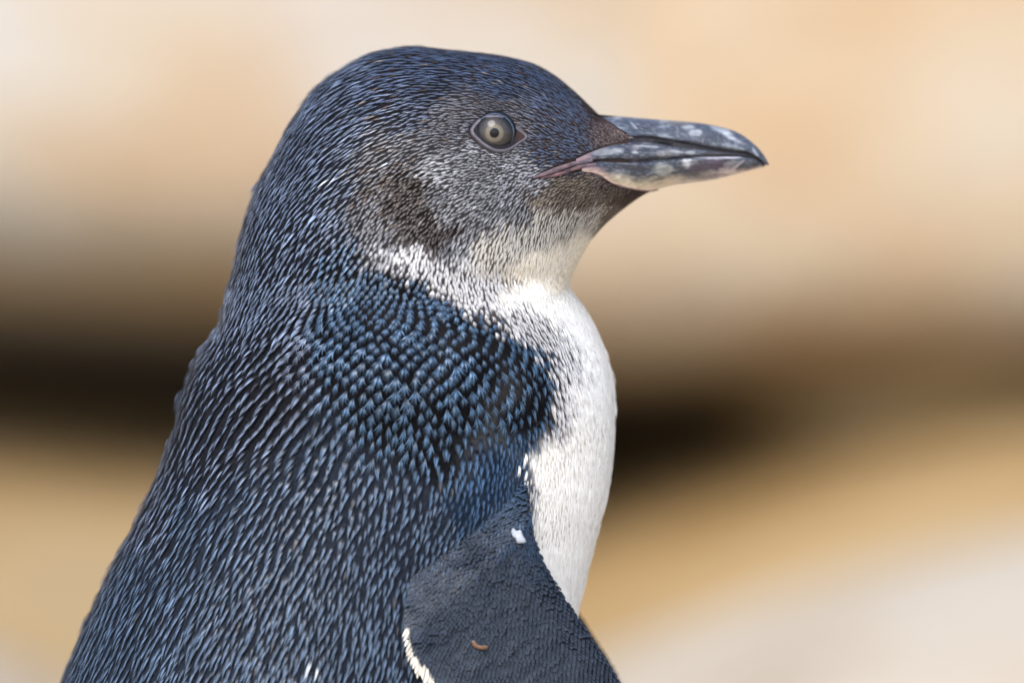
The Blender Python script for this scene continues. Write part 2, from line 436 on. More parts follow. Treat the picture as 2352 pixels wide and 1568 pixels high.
# feather size: (u, v, spacing, length, width / length, lift)
SIZE = [(1380, 265, 7, 15, .28, .14), (1300, 215, 9.5, 30, .2, .15), (1200, 150, 11, 38, .17, .14), (1050, 130, 12, 44, .16, .13), (900, 130, 13, 48, .17, .15), (760, 190, 14, 48, .2, .18),
        (660, 300, 15, 46, .22, .2), (590, 440, 15, 44, .24, .24), (545, 600, 16, 42, .26, .26), (1000, 200, 11.5, 42, .15, .13), (1200, 220, 9.5, 30, .18, .15), (850, 280, 13.5, 46, .17, .15), (720, 420, 15, 44, .22, .2),
        (800, 400, 13, 40, .19, .18), (950, 330, 9.5, 26, .2, .15), (1280, 290, 7.5, 20, .25, .18), (1400, 300, 5, 8, .4, .2), (1150, 255, 6, 14, .26, .14), (1040, 300, 6.5, 15, .26, .14), (1250, 320, 6.5, 16, .25, .16), (1300, 360, 6.5, 17, .25, .18),
        (1150, 380, 6, 12, .34, .2), (1080, 440, 6.5, 15, .3, .24), (1200, 430, 6.5, 17, .28, .22), (950, 450, 7.5, 20, .28, .34), (1000, 520, 7.5, 20, .28, .34), (880, 500, 9, 24, .28, .24),
        (1320, 440, 6, 15, .26, .18), (1440, 450, 5, 9, .3, .14), (1300, 510, 7.5, 25, .22, .24), (1180, 540, 7.5, 24, .24, .24), (1330, 570, 8, 28, .22, .16), (1250, 610, 8, 28, .22, .13), (1310, 640, 7, 24, .22, .08),
        (980, 600, 8, 19, .34, .24), (900, 600, 10.5, 22, .45, .26), (1060, 660, 8, 19, .34, .24), (1180, 690, 8, 23, .28, .18), (1240, 760, 8.5, 26, .26, .2), (1330, 740, 9, 36, .34, .11), (1380, 850, 11, 40, .45, .15),
        (1330, 900, 11, 40, .42, .15), (1340, 1100, 11.5, 44, .42, .13), (1300, 1300, 11.5, 48, .38, .11), (1260, 1080, 9, 28, .26, .16), (1240, 1150, 8.5, 26, .24, .16),
        (700, 600, 17, 40, .3, .28), (800, 640, 16, 34, .42, .32), (900, 660, 14, 26, .66, .36), (1000, 710, 16, 26, .95, .44), (1120, 770, 15, 25, .8, .36), (1220, 840, 17, 38, .5, .28),
        (600, 740, 20, 44, .27, .3), (950, 780, 24, 34, 1.1, .5), (1050, 850, 26.5, 38, 1.1, .5), (900, 880, 27, 42, .95, .46), (750, 820, 26, 45, .6, .44), (600, 880, 26, 52, .27, .36), (480, 900, 24, 54, .22, .3),
        (1150, 920, 24, 46, .62, .36), (1250, 930, 17, 44, .36, .28), (900, 1000, 25, 44, .5, .3), (700, 1000, 25, 52, .34, .3), (500, 1050, 24, 58, .22, .26), (1100, 1020, 19, 46, .38, .24), (1180, 1060, 11, 26, .3, .16),
        (900, 1150, 21, 46, .30, .22), (1080, 1160, 14, 34, .3, .18), (600, 1200, 19, 56, .24, .22), (400, 1200, 20, 58, .2, .22), (800, 1350, 17.5, 52, .24, .2), (500, 1400, 18.5, 58, .22, .2), (250, 1400, 19, 58, .2, .2), (800, 1550, 17.5, 52, .24, .2), (300, 1550, 18.5, 56, .2, .18)]
SZ = np.array(SIZE, float)

def sizes(u, v):
    d2 = (u[:, None] - SZ[None, :, 0]) ** 2 + (v[:, None] - SZ[None, :, 1]) ** 2
    w = 1 / (d2 + 600) ** 1.8
    w /= w.sum(1, keepdims=True)
    return w @ SZ[:, 2:]

BILL_POLY = np.array([(1385, 262), (1420, 292), (1459, 319), (1410, 331), (1372, 345), (1330, 362), (1283, 381), (1240, 402), (1228, 409), (1228, 416), (1290, 406), (1345, 395), (1375, 402), (1411, 428), (1475, 440), (1508, 438), (1800, 420), (1800, 240), (1400, 240)])
EYE_OUT = catmull([(1081.5, 311), (1086, 293), (1104, 277), (1131, 270), (1160, 274), (1190, 296), (1215, 319), (1196, 338), (1176, 351), (1155, 357.5), (1131, 354), (1102, 337)], 3, True)
EYE_X = (EYE_OUT - EYE_OUT.mean(0)) * 0.99 + EYE_OUT.mean(0)
LEAD = [(1205, 1085), (1213, 1140), (1222, 1210), (1245, 1280), (1285, 1350), (1330, 1418), (1378, 1492), (1425, 1568), (1490, 1690), (1545, 1830), (1580, 1980), (1590, 2100), (1577, 2160)]
TRAIL = [(1070, 1165), (1005, 1232), (962, 1290), (945, 1350), (938, 1410), (942, 1470), (962, 1520), (1000, 1575), (1070, 1680), (1180, 1830), (1320, 1980), (1470, 2110), (1573, 2163)]
FLIP_POLY = np.array(LEAD + TRAIL[::-1], float)
FLIP_LOW = np.array([(1222, 1200)] + LEAD[2:] + TRAIL[4:][::-1] + [(944, 1372)], float)

# ------------------------------------------------------------------ penguin root and body
root = bpy.data.objects.new('little_penguin', None)
COL.objects.link(root)
root.empty_display_size = 0.05
root.location = ((700 - U0) * S, 0, 0)
tag(root, 'small blue and white penguin in profile facing right before sandstone', 'penguin')
RO = np.array(root.location)

def part(name, V, **kw):
    return make_mesh(name, np.asarray(V) - RO, **kw)

def build_body():
    rows = np.unique(np.concatenate([106.5 + np.linspace(0, 1, 30) ** 2 * 60, np.arange(168, 700, 4.0), np.arange(700, 1600, 9.0), np.arange(1600, 2660, 20.0), 2685 - np.linspace(0, 1, 8) ** 2 * 25]))
    nc = 100
    a = POLY; b = np.roll(POLY, -1, 0)
    RR = []
    for v in rows:
        m = (a[:, 1] > v) != (b[:, 1] > v)
        x = a[m, 0] + (v - a[m, 1]) / (b[m, 1] - a[m, 1]) * (b[m, 0] - a[m, 0])
        if len(x) < 2: continue
        lo, hi = x.min(), x.max()
        clip = hi
        clip = min(hi, 1440.0 + 90.0 * float(sstep(v, 426, 438)))
        RR.append((v, lo, hi, clip))
    verts = []
    for v, lo, hi, clip in RR:
        th = np.linspace(0, math.pi, nc)
        u = lo + (hi - lo) * (1 - np.cos(th)) / 2
        if clip < hi:
            u = lo + (clip - lo) * (1 - np.cos(th)) / 2
        y = depth(u, np.full(nc, v)) - 2.5
        y = np.maximum(y, 0)
        y[0] = 0
        if clip == hi: y[-1] = 0
        verts.append((u, np.full(nc, v), y))
    n = len(verts)
    Un = np.array([t[0] for t in verts]); Vn = np.array([t[1] for t in verts]); Yn = np.array([t[2] for t in verts])
    Uall = np.concatenate([Un, Un[:, ::-1][:, 1:-1]], 1); Vall = np.concatenate([Vn, Vn[:, 1:-1]], 1)
    Yall = np.concatenate([-Yn, Yn[:, ::-1][:, 1:-1]], 1)
    N2 = Uall.shape[1]
    z = zones(Uall.ravel(), Vall.ravel())
    c = z @ BASES
    f = grid_faces(n, N2, True).tolist()
    f.append(list(range(N2))); f.append(list(range((n - 1) * N2, n * N2))[::-1])
    return part('body', W3(Uall, Vall, Yall).reshape(-1, 3), faces=f, mat=M_BODY, parent=root, colors=c)
body = build_body()

# ------------------------------------------------------------------ feathers
def template(nb, nseg, fan, basew, arch, drop, bw, seed, dark=0, point=0.0, ridge=False):
    r = np.random.default_rng(seed)
    V, T, B, F = [], [], [], []
    s0 = r.uniform(-0.4, 0.4)
    for j in range(nb + dark):
        isd = j >= nb
        s = (2 * (j + 0.5) / nb - 1) if not isd else (2 * (j - nb + 0.5) / max(dark, 1) - 1)
        s += r.normal(0, 0.05)
        l = (1 - 0.22 * abs(s) ** 1.6) * r.uniform(0.86, 1.06) * (0.92 if isd else 1)
        ang = fan * s * (1.35 if isd else 1.0) + r.normal(0, 0.035)
        br = r.uniform(0.5, 1.25) if not isd else 0.05
        if ridge and not isd:
            br = (0.42 + 0.75 * math.exp(-((s - s0) / 0.4) ** 2)) * r.uniform(0.7, 1.2)  # highlight along a few barbs of the tuft, painted in as brightness
        w0 = bw * r.uniform(0.75, 1.25)
        roll = r.normal(0, 0.35) - 0.5 * s
        o = len(V)
        for k in range(nseg + 1):
            t = k / nseg
            bend = ang * (0.55 + 0.45 * t) - point * s * t * t
            x = l * t * math.cos(bend)
            y = basew * 0.5 * s + l * t * math.sin(bend)
            zz = arch * (2.3 * t - 1.6 * t * t - 0.5 * drop * t ** 4) * (0.6 if isd else 1) - 0.20 * arch * s * s * t + (0.02 * r.normal() if 0 < k < nseg else 0)
            w = w0 * (0.55 + 0.45 * min(1, t * 3)) * (1 - t ** 2.5)
            if k == nseg:
                V.append((x, y, zz)); T.append(t); B.append(br)
            else:
                dx, dy = -math.sin(bend), math.cos(bend)
                V.append((x - dx * w, y - dy * w, zz - w * roll)); V.append((x + dx * w, y + dy * w, zz + w * roll))
                T += [t, t]; B += [br, br]
        for k in range(nseg - 1):
            F.append((o + 2 * k, o + 2 * k + 1, o + 2 * k + 3, o + 2 * k + 2))
        e = o + 2 * (nseg - 1)
        F.append((e, e + 1, e + 2))
    V = np.array(V); V[:, 1] /= (basew + 2 * math.sin(fan))
    idx = np.concatenate([np.array(f) for f in F]); tot = np.array([len(f) for f in F])
    return dict(V=np.array(V), T=np.array(T), B=np.array(B), idx=idx, tot=tot)

BIG = [template(9, 5, 0.90, 0.10, 1.0, 1.0, 0.020, 100 + i, dark=6) for i in range(6)]
LONG = [template(9, 5, 0.15, 0.24, 1.0, 0.45, 0.019, 200 + i, dark=3, point=0.30, ridge=True) for i in range(6)]
SMALL = [template(6, 3, 0.20, 0.30, 1.0, 0.25, 0.034, 300 + i, dark=2, ridge=True) for i in range(6)]
SOFT = [template(10, 4, 0.24, 0.5, 1.0, 0.5, 0.030, 400 + i) for i in range(6)]
for _t in BIG: _t['big'] = True
SETS = [BIG, LONG, SMALL, SOFT]

def row_lattice():
    pts = []
    v = 600.0
    ri = 0
    while v < 1760:
        u = np.linspace(0, 1400, 1401)
        vv = v + 0.00016 * (u - 930) ** 2 * (u < 930) + 0.00085 * np.maximum(u - 930, 0) ** 2
        ins = samp(DIST, u, vv) > 1.0
        if ins.sum() > 20:
            ku = u[ins]; kv = vv[ins]
            y = depth(ku, kv)
            seg = np.sqrt(np.diff(ku) ** 2 + np.diff(kv) ** 2 + np.diff(y) ** 2)
            s = np.concatenate([[0], np.cumsum(seg)])
            s0 = np.interp(min(max(860, ku[0]), ku[-1]), ku, s)
            sp = sizes(np.array([930.0]), np.array([v]))[0, 0]
            wide = float(sstep(v, 660, 740) * sstep(v, 1080, 960))
            col = sp * (1.2 + 0.25 * wide)
            js = np.arange(math.ceil((0 - s0) / col) - 1, math.floor((s[-1] - s0) / col) + 2)
            sj = s0 + (js + 0.5 * (ri % 2)) * col
            sj = sj[(sj > 1) & (sj < s[-1] - 1)]
            jt = 0.06 + 0.11 * float(sstep(v, 900, 1150))
            sj = sj + rng.normal(0, jt * sp, len(sj))
            uj = np.interp(sj, s, ku); vj = np.interp(sj, s, kv) + rng.normal(0, jt * sp, len(sj))
            pts.append(np.stack([uj, vj], -1))
        sp = sizes(np.array([850.0]), np.array([v]))[0, 0]
        v += sp * (0.80 - 0.14 * float(sstep(v, 660, 740) * sstep(v, 1080, 960)))
        ri += 1
    return np.concatenate(pts)

LAT_POLY = np.array([(300, 640), (620, 655), (760, 640), (860, 640), (950, 680), (1050, 735), (1150, 775), (1225, 820), (1262, 880), (1265, 940), (1215, 985), (1120, 1010), (1060, 1060), (1020, 1120), (985, 1170), (960, 1240), (945, 1290), (925, 1380), (940, 1500), (1000, 1600), (1100, 1760), (-100, 1760)])

def dart():
    """random feathers with variable spacing on the rest of the head, throat and chest"""
    cu, cv = [], []
    M = 900000
    u = rng.uniform(480, 1520, M); v = rng.uniform(100, 1760, M)
    m = (samp(DIST, u, v) > 0.6) & ~inside(LAT_POLY, u, v) & ~inside(BILL_POLY, u, v) & ~inside(EYE_X, u, v) & ~inside(FLIP_LOW, u, v) & (v < 1600)
    u, v = u[m], v[m]
    y = depth(u, v); n = normal(u, v, y)
    keep = rng.uniform(0, 1, len(u)) < np.clip(0.22 / np.maximum(np.abs(n[:, 1]), 0.05), 0, 1)
    u, v, y = u[keep], v[keep], y[keep]
    rad = sizes(u, v)[:, 0] * 0.82
    cell = 10.0
    gridd = {}
    out = []
    L = np.stack([u, v, y], -1)
    R2 = rad ** 2
    for i in range(len(u)):
        a, b, c = L[i]
        r2 = R2[i]
        ci, cj, ck = int(a // cell), int(b // cell), int(c // cell)
        hit = False
        k = 2 if rad[i] > cell else 1
        for x in range(ci - k, ci + k + 1):
            for yy in range(cj - k, cj + k + 1):
                for z in range(ck - k, ck + k + 1):
                    g = gridd.get((x, yy, z))
                    if g:
                        for (p, q_, w) in g:
                            if (p - a) ** 2 + (q_ - b) ** 2 + (w - c) ** 2 < r2:
                                hit = True; break
                    if hit: break
                if hit: break
            if hit: break
        if not hit:
            gridd.setdefault((ci, cj, ck), []).append((a, b, c))
            out.append(i)
    return np.stack([u[out], v[out]], -1)

lat = row_lattice()
lu, lv = lat[:, 0], lat[:, 1]
ml = inside(LAT_POLY, lu, lv) & ~inside(FLIP_LOW, lu, lv) & (samp(DIST, lu, lv) > 0.5)
lat = lat[ml]
rnd = dart()
PTS = np.concatenate([lat, rnd])
ISLAT = np.concatenate([np.ones(len(lat), bool), np.zeros(len(rnd), bool)])
print('feathers', len(lat), len(rnd))

def feather_frames(P):
    u, v = P[:, 0], P[:, 1]
    n_ = len(u)
    y = depth(u, v); n = normal(u, v, y)
    ang = flow(u, v) + rng.normal(0, 0.09, n_)
    d = np.stack([np.cos(ang), np.zeros(n_), -np.sin(ang)], -1)
    t = d - (d * n).sum(1, keepdims=True) * n
    t /= np.maximum(np.linalg.norm(t, axis=1, keepdims=True), 1e-6)
    b = np.cross(n, t)
    return u, v, y, n, t, b

def fringe():
    k = rng.integers(0, len(POLY), 5000)
    P = POLY[k] + rng.normal(0, 3.0, (5000, 2))
    d = samp(DIST, P[:, 0], P[:, 1])
    m = (d > 0.8) & (d < 9) & (P[:, 1] < 1600) & ~inside(BILL_POLY, P[:, 0], P[:, 1]) & (P[:, 0] < 1440)
    P = P[m]
    w_ = P[:, 0] > 1290
    return np.concatenate([P[~w_][:420], P[w_ & (P[:, 1] > 640)][:260]])
FR = fringe()
NFR = len(FR)
PTS = np.concatenate([PTS, FR])
ISLAT = np.concatenate([ISLAT, np.zeros(NFR, bool)])
def pn0(a, b): return mnoise.noise(Vector((a, b, 31.0)))
fu, fv, fy, fn, ft, fb = feather_frames(PTS)
sz = sizes(fu, fv)
nf = len(fu)
js_ = np.where((fu > 1225) & (fv > 1000), 4.0, np.where((fv < 600) & (fu > 840), 8.0, 13.0))
ju = fu + rng.normal(0, 1, nf) * js_; jv = fv + rng.normal(0, 1, nf) * js_
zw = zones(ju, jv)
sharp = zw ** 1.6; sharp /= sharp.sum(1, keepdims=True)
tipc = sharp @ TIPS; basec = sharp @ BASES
cl_ = np.array([pn0(a * 0.011, b * 0.011) for a, b in zip(fu, fv)])
var = (np.exp(rng.normal(0, 0.20, nf)) * (1 + 0.35 * cl_))[:, None]
tipc = tipc * np.where(tipc.mean(1, keepdims=True) > 0.5, np.clip(0.88 + 0.12 * var, 0.8, 1.02), var)
# odd bleached and rusty feathers
odd = rng.uniform(0, 1, nf)
darkreg = tipc.mean(1) < 0.25
face = (fv < 520) & (fu > 800)
pick = darkreg & face & (odd < 0.012); tipc[pick] = lin(168, 160, 154)
pick = darkreg & face & (odd > 0.94); tipc[pick] = lin(96, 76, 62)
pick = darkreg & (fv > 640) & (sz[:, 2] < 0.4) & (odd > 0.985); tipc[pick] = lin(74, 72, 76)
for (wu, wv, k) in ((770, 408, 2), (735, 1500, 2), (1560 * .5742, 655 * .5742, 1)):
    dd = np.hypot(fu - wu, fv - wv)
    tipc[np.argsort(dd)[:k]] = lin(215, 222, 232)
length = sz[:, 1] * rng.uniform(0.78, 1.22, nf)
width = length * sz[:, 2] * np.where(sz[:, 2] > 0.46, 1.2, np.where(sz[:, 2] < 0.46, np.where(length > 29, 1.12, 1.3), 1.0)) * rng.uniform(0.85, 1.2, nf)
lift = sz[:, 3] * rng.uniform(0.8, 1.2, nf) * np.where(sz[:, 2] < 0.46, 0.56 + 0.36 * np.abs(fn[:, 1]), 1.0)
length = length * np.where((sz[:, 2] < 0.46) & (tipc.mean(1) < 0.3) & (sz[:, 1] > 24), 0.86, 1.0)
lum = tipc.mean(1)
setid = np.where(sz[:, 2] > 0.46, 0, np.where(length > 29, 1, 2))
isfr = np.arange(nf) >= nf - NFR
lift = np.where(isfr, lift * rng.uniform(0.9, 2.0, nf), lift)
width = np.where(isfr, width * 0.22, width)
length = np.where(isfr, length * rng.uniform(0.7, 1.1, nf), length)
setid = np.where((lum > 0.5) & (basec.mean(1) > 0.28), 3, setid)
varid = rng.integers(0, 6, nf)

def place(i_arr, tm, mirror, soft=False):
    V = tm['V']
    P = np.stack([fu[i_arr], -fy[i_arr], fv[i_arr]], -1)
    base = np.stack([(P[:, 0] - U0) * S, P[:, 1] * S, (VG - P[:, 2]) * S], -1)
    base = base - fn[i_arr] * (2.0 * S)
    L = (length[i_arr] * S)[:, None, None]; Wd = (width[i_arr] * S)[:, None, None]; Lf = (lift[i_arr] * length[i_arr] * S)[:, None, None]
    X = base[:, None, :] + ft[i_arr][:, None, :] * V[None, :, 0:1] * L + fb[i_arr][:, None, :] * V[None, :, 1:2] * Wd + fn[i_arr][:, None, :] * V[None, :, 2:3] * Lf
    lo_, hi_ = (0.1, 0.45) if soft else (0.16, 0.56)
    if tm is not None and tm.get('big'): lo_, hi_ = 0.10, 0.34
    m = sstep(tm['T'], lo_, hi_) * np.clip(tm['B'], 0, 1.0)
    if tm.get('big'): m = m * (1 - 0.75 * sstep(tm['T'], 0.72, 1.0))  # fan tips darkened: shade of the curled ends put into the colour
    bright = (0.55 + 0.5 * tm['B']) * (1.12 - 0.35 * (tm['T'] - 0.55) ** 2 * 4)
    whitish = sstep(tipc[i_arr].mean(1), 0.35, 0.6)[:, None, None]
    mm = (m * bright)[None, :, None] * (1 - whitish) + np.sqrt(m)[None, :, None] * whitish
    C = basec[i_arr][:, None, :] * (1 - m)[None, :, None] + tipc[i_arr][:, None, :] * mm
    if mirror:
        X = X * np.array([1, -1, 1])
    C = np.concatenate([C, np.broadcast_to((0.05 + 0.95 * m)[None, :, None], C.shape[:2] + (1,))], -1)
    return X, C

# the largest feathers of the back and mantle, each a part of its own
vis = ISLAT & (setid < 2) & (fv < 1540) & (fn[:, 1] < -0.25) & (fv > 700)
order = np.argsort(-(length * width * vis))[:300]
single = np.zeros(nf, bool); single[order] = True
for i in order:
    tm = SETS[setid[i]][varid[i]]
    X, C = place(np.array([i]), tm, False)
    o0 = X[0, 0]
    me_o = make_mesh('feather', X[0] - o0, flat=(tm['idx'], tm['tot']), mat=M_FEATHER, parent=root, colors=C[0])
    me_o.location = o0 - RO
AV, AC, AI, AT = [], [], [], []
off = 0
for mirror in (False, True):
    for si, st in enumerate(SETS):
        for vi in range(6):
            m = (setid == si) & (varid == vi)
            if not mirror: m &= ~single
            else: m &= (fn[:, 1] > -0.93)
            ia = np.nonzero(m)[0]
            if len(ia) == 0: continue
            tm = st[vi]
            X, C = place(ia, tm, mirror, si == 3)
            nv = len(tm['V'])
            AV.append(X.reshape(-1, 3)); AC.append(C.reshape(-1, 4))
            AI.append((tm['idx'][None, :] + (off + np.arange(len(ia)) * nv)[:, None]).ravel()); AT.append(np.tile(tm['tot'], len(ia)))
            off += nv * len(ia)
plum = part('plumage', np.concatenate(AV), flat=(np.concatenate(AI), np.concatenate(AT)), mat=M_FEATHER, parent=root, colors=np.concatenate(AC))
tag(plum, kind='stuff')
print('plumage faces', len(plum.data.polygons))

# ------------------------------------------------------------------ bill
def curve1(pts):
    c = catmull(pts, 2.0)
    o = np.argsort(c[:, 0])
    return lambda u: np.interp(u, c[o, 0], c[o, 1])
VT = curve1([(1330, 262), (1385, 267), (1424, 268), (1513, 275), (1590, 281), (1642, 289), (1693, 304), (1731, 330), (1752, 353), (1766, 377)])
VCB = curve1([(1330, 330), (1400, 322), (1457, 319), (1500, 320), (1544, 327), (1616, 341), (1660, 347), (1688, 350), (1712, 353), (1739, 364), (1757, 378), (1766, 380)])
VST = curve1([(1320, 370), (1345, 357), (1372, 345), (1411, 333), (1462, 329), (1513, 332), (1565, 341), (1616, 346), (1660, 351), (1710, 356)])
VM = curve1([(1320, 379), (1345, 375), (1385, 370), (1462, 371), (1513, 366), (1590, 360), (1654, 357), (1706, 358), (1739, 367), (1758, 380)])
VB = curve1([(1320, 393), (1345, 398), (1372, 402), (1411, 425), (1475, 438), (1508, 435), (1534, 428), (1565, 423), (1642, 412), (1706, 396), (1757, 383), (1760, 381.5)])

def pn(x, y, s=0.0):
    return mnoise.noise(Vector((x, y, s)))

def bill_colour(u, v, kind):
    n = u.size
    c = np.tile(lin(56, 61, 72), (n, 1)) 
    uf, vf = u.ravel(), v.ravel()
    nz = np.array([pn(a * 0.012, b * 0.05, 3.0) * 0.6 + pn(a * 0.05, b * 0.16, 5.0) * 0.4 for a, b in zip(uf, vf)])
    sc = np.array([pn(a * 0.02, b * 0.06, 9.0) + 0.5 * pn(a * 0.08, b * 0.2, 1.0) for a, b in zip(uf, vf)])
    hf = np.array([pn(a * 0.11, b * 0.3, 12.0) * 0.6 + pn(a * 0.3, b * 0.6, 7.0) * 0.4 for a, b in zip(uf, vf)])
    c = c * (1 + 0.55 * nz + 0.35 * hf)[:, None]
    def mixin(col, w):
        nonlocal c
        w = np.clip(w, 0, 1)[:, None]
        c = c * (1 - w) + col * w
    mixin(lin(58, 54, 66), 0.7 * sstep(nz, -0.1, -0.35))
    ln = np.array([pn(a * 0.018, b * 0.42, 21.0) for a, b in zip(uf, vf)])
    mixin(lin(140, 143, 148), 0.45 * sstep(np.abs(ln), 0.06, 0.0))
    mixin(lin(34, 34, 40), 0.5 * sstep(np.abs(ln - 0.22), 0.05, 0.0))
    def blob(cu, cv, ru, rv, rot=0.0):
        a = math.radians(rot)
        x = (uf - cu) * math.cos(a) + (vf - cv) * math.sin(a); y = -(uf - cu) * math.sin(a) + (vf - cv) * math.cos(a)
        d = (x / ru) ** 2 + (y / rv) ** 2 + 0.7 * sc + 0.8 * hf
        return sstep(d, 1.5, 0.1)
    white = lin(172, 177, 184)
    if kind == 'culmen':
        for b in ((1655, 300, 26, 6, 18), (1595, 305, 14, 8, 0), (1580, 293, 16, 5, 0), (1455, 290, 12, 2.5, 48), (1680, 318, 30, 5, 26), (1735, 352, 14, 4, 55)):
            mixin(white, 0.45 * blob(*b))
        mixin(lin(128, 134, 142), 0.55 * sstep(sc, 0.22, 0.55))
        mixin(lin(104, 98, 88), 0.5 * blob(1550, 283, 40, 7, 3))
        mixin(lin(40, 38, 46), 0.75 * sstep(vf - VCB(uf), -9, 0))
    elif kind == 'side':
        for b in ((1400, 352, 30, 6, -12), (1457, 352, 8, 4, 0), (1522, 356, 5, 8, 0), (1545, 350, 22, 4, 5), (1480, 338, 30, 2.5, 3), (1585, 352, 12, 4, 0)):
            mixin(lin(160, 162, 168), 0.6 * blob(*b))
        mixin(lin(120, 120, 124), 0.6 * sstep(sc, 0.1, 0.5) * sstep(uf, 1640, 1540))
        mixin(lin(42, 38, 42), 0.7 * sstep(uf, 1590, 1680))
        mixin(lin(150, 120, 124), 0.6 * sstep(uf, 1370, 1335))
    elif kind == 'lower':
        fr = (vf - VM(uf)) / np.maximum(VB(uf) - VM(uf), 4)
        mixin(lin(66, 54, 66), 0.8 * blob(1635, 383, 62, 17, -6))
        mixin(lin(140, 138, 140), 0.4 * sstep(sc, 0.2, 0.5))
        mixin(lin(196, 182, 156), 0.9 * sstep(fr + 0.12 * sc, 0.5, 0.95) * sstep(uf, 1640, 1500))
        mixin(lin(190, 170, 164), 0.65 * sstep(fr + 0.2 * sc, 0.66, 0.95) * sstep(uf, 1500, 1580))
        mixin(lin(160, 162, 158), 0.65 * blob(1522, 391, 22, 15, 0))
        mixin(lin(120, 122, 120), 0.6 * blob(1524, 389, 12, 7, 0))
        mixin(lin(188, 188, 194), 0.8 * blob(1577, 376, 12, 12, 40))
        mixin(lin(178, 178, 190), 0.85 * blob(1645, 363, 58, 2.6, 0))
        mixin(lin(178, 170, 174), 0.7 * blob(1690, 383, 24, 3, -38))
        mixin(lin(40, 42, 52), 0.8 * blob(1742, 374, 14, 7, 0))
        mixin(lin(52, 50, 54), 0.7 * blob(1440, 386, 40, 7, 6))
        mixin(lin(150, 120, 120), 0.6 * sstep(uf, 1420, 1365) * sstep(fr, 0.3, 0.8))
        mixin(lin(196, 160, 160), 0.6 * sstep(fr, 0.9, 1.0) * sstep(uf, 1530, 1480))
    return np.clip(c, 0.01, 0.85)

M_BILL = attr_mat('bill_horn', 0.46, 0.35, 800, 0.35, 0.8, stretch=(0.25, 1, 1.7))

def plate(name, top, bot, u0, u1, nu, ns, puff, tuck_t, tuck_b, kind, parent, top_sil=False, bot_sil=False, gap=0.0, slant=0.0):
    us = u0 + (u1 - u0) * (1 - (1 - np.linspace(0, 1, nu)) ** 1.5)
    s = (1 - np.cos(np.linspace(0, math.pi, ns))) / 2
    Ug, Sg = np.meshgrid(us, s, indexing='ij')
    Ug = Ug + slant * Sg * (u1 - Ug) / (u1 - u0)
    t, b = top(Ug), bot(Ug)
    if not top_sil: t = t + gap
    b = np.maximum(b, t + 0.8)
    Vg = t + (b - t) * Sg
    base = depth(Ug, Vg)
    hgt = np.clip((b - t) / 30, 0.1, 1.0)
    prof = puff * np.sqrt(np.clip(4 * Sg * (1 - Sg), 0, 1)) * hgt
    if not top_sil: prof = prof - tuck_t * (1 - sstep(Sg, 0, 0.16)) * hgt
    if not bot_sil: prof = prof - tuck_b * (1 - sstep(1 - Sg, 0, 0.16)) * hgt
    wob = np.array([pn(a * 0.03, b_ * 0.11, 2.0) * 0.9 for a, b_ in zip(Ug.ravel(), Vg.ravel())]).reshape(Ug.shape)
    Y = np.maximum(base + prof + wob * sstep(base, 2, 12), 0)
    if top_sil: Y[:, 0] = 0
    if bot_sil: Y[:, -1] = 0
    c = bill_colour(Ug, Vg, kind)
    near = W3(Ug, Vg, -Y).reshape(-1, 3); far = W3(Ug, Vg, Y).reshape(-1, 3)
    f = grid_faces(nu, ns)
    nv = nu * ns
    allf = np.concatenate([f, f[:, ::-1] + nv])
    ring = lambda idx: [(a, b_, b_ + nv, a + nv) for a, b_ in zip(idx[:-1], idx[1:])]
    extra = []
    extra += ring([i * ns for i in range(nu)]) + ring([i * ns + ns - 1 for i in range(nu)]) + ring(list(range(ns))) + ring([(nu - 1) * ns + j for j in range(ns)])
    allf = np.concatenate([allf, np.array(extra)])
    o = part(name, np.concatenate([near, far]), flat=(allf.ravel(), np.full(len(allf), 4)), mat=M_BILL, parent=parent, colors=np.concatenate([c, c]))
    return o

upper = plate('upper_bill', VT, VCB, 1378, 1766, 200, 34, 4.0, 0, 9.0, 'culmen', root, top_sil=True, slant=78)
side = plate('side_plate', VST, VM, 1322, 1712, 190, 26, 5.5, 9.0, 8.0, 'side', None, gap=0.0)
side.parent = upper
lower = plate('lower_bill', VM, VB, 1335, 1757, 200, 32, 4.0, 7.0, 0, 'lower', root, bot_sil=False, gap=2.0)
# dark core seen in the grooves and the nostril
def core():
    us = np.linspace(1392, 1758, 120); s = (1 - np.cos(np.linspace(0, math.pi, 20))) / 2
    Ug, Sg = np.meshgrid(us, s, indexing='ij')
    t = VT(Ug) + 3; b = np.maximum(VB(Ug) - 3, t + 1)
    Vg = t + (b - t) * Sg
    Y = np.maximum(depth(Ug, Vg) - 7.5, 0.3)
    near = W3(Ug, Vg, -Y).reshape(-1, 3); far = W3(Ug, Vg, Y).reshape(-1, 3)
    f = grid_faces(120, 20); allf = np.concatenate([f, f[:, ::-1] + 2400])
    o = part('bill_core', np.concatenate([near, far]), flat=(allf.ravel(), np.full(len(allf), 4)), mat=M_SKIN, parent=root, colors=np.tile(lin(34, 30, 34), (4800, 1)))
core()

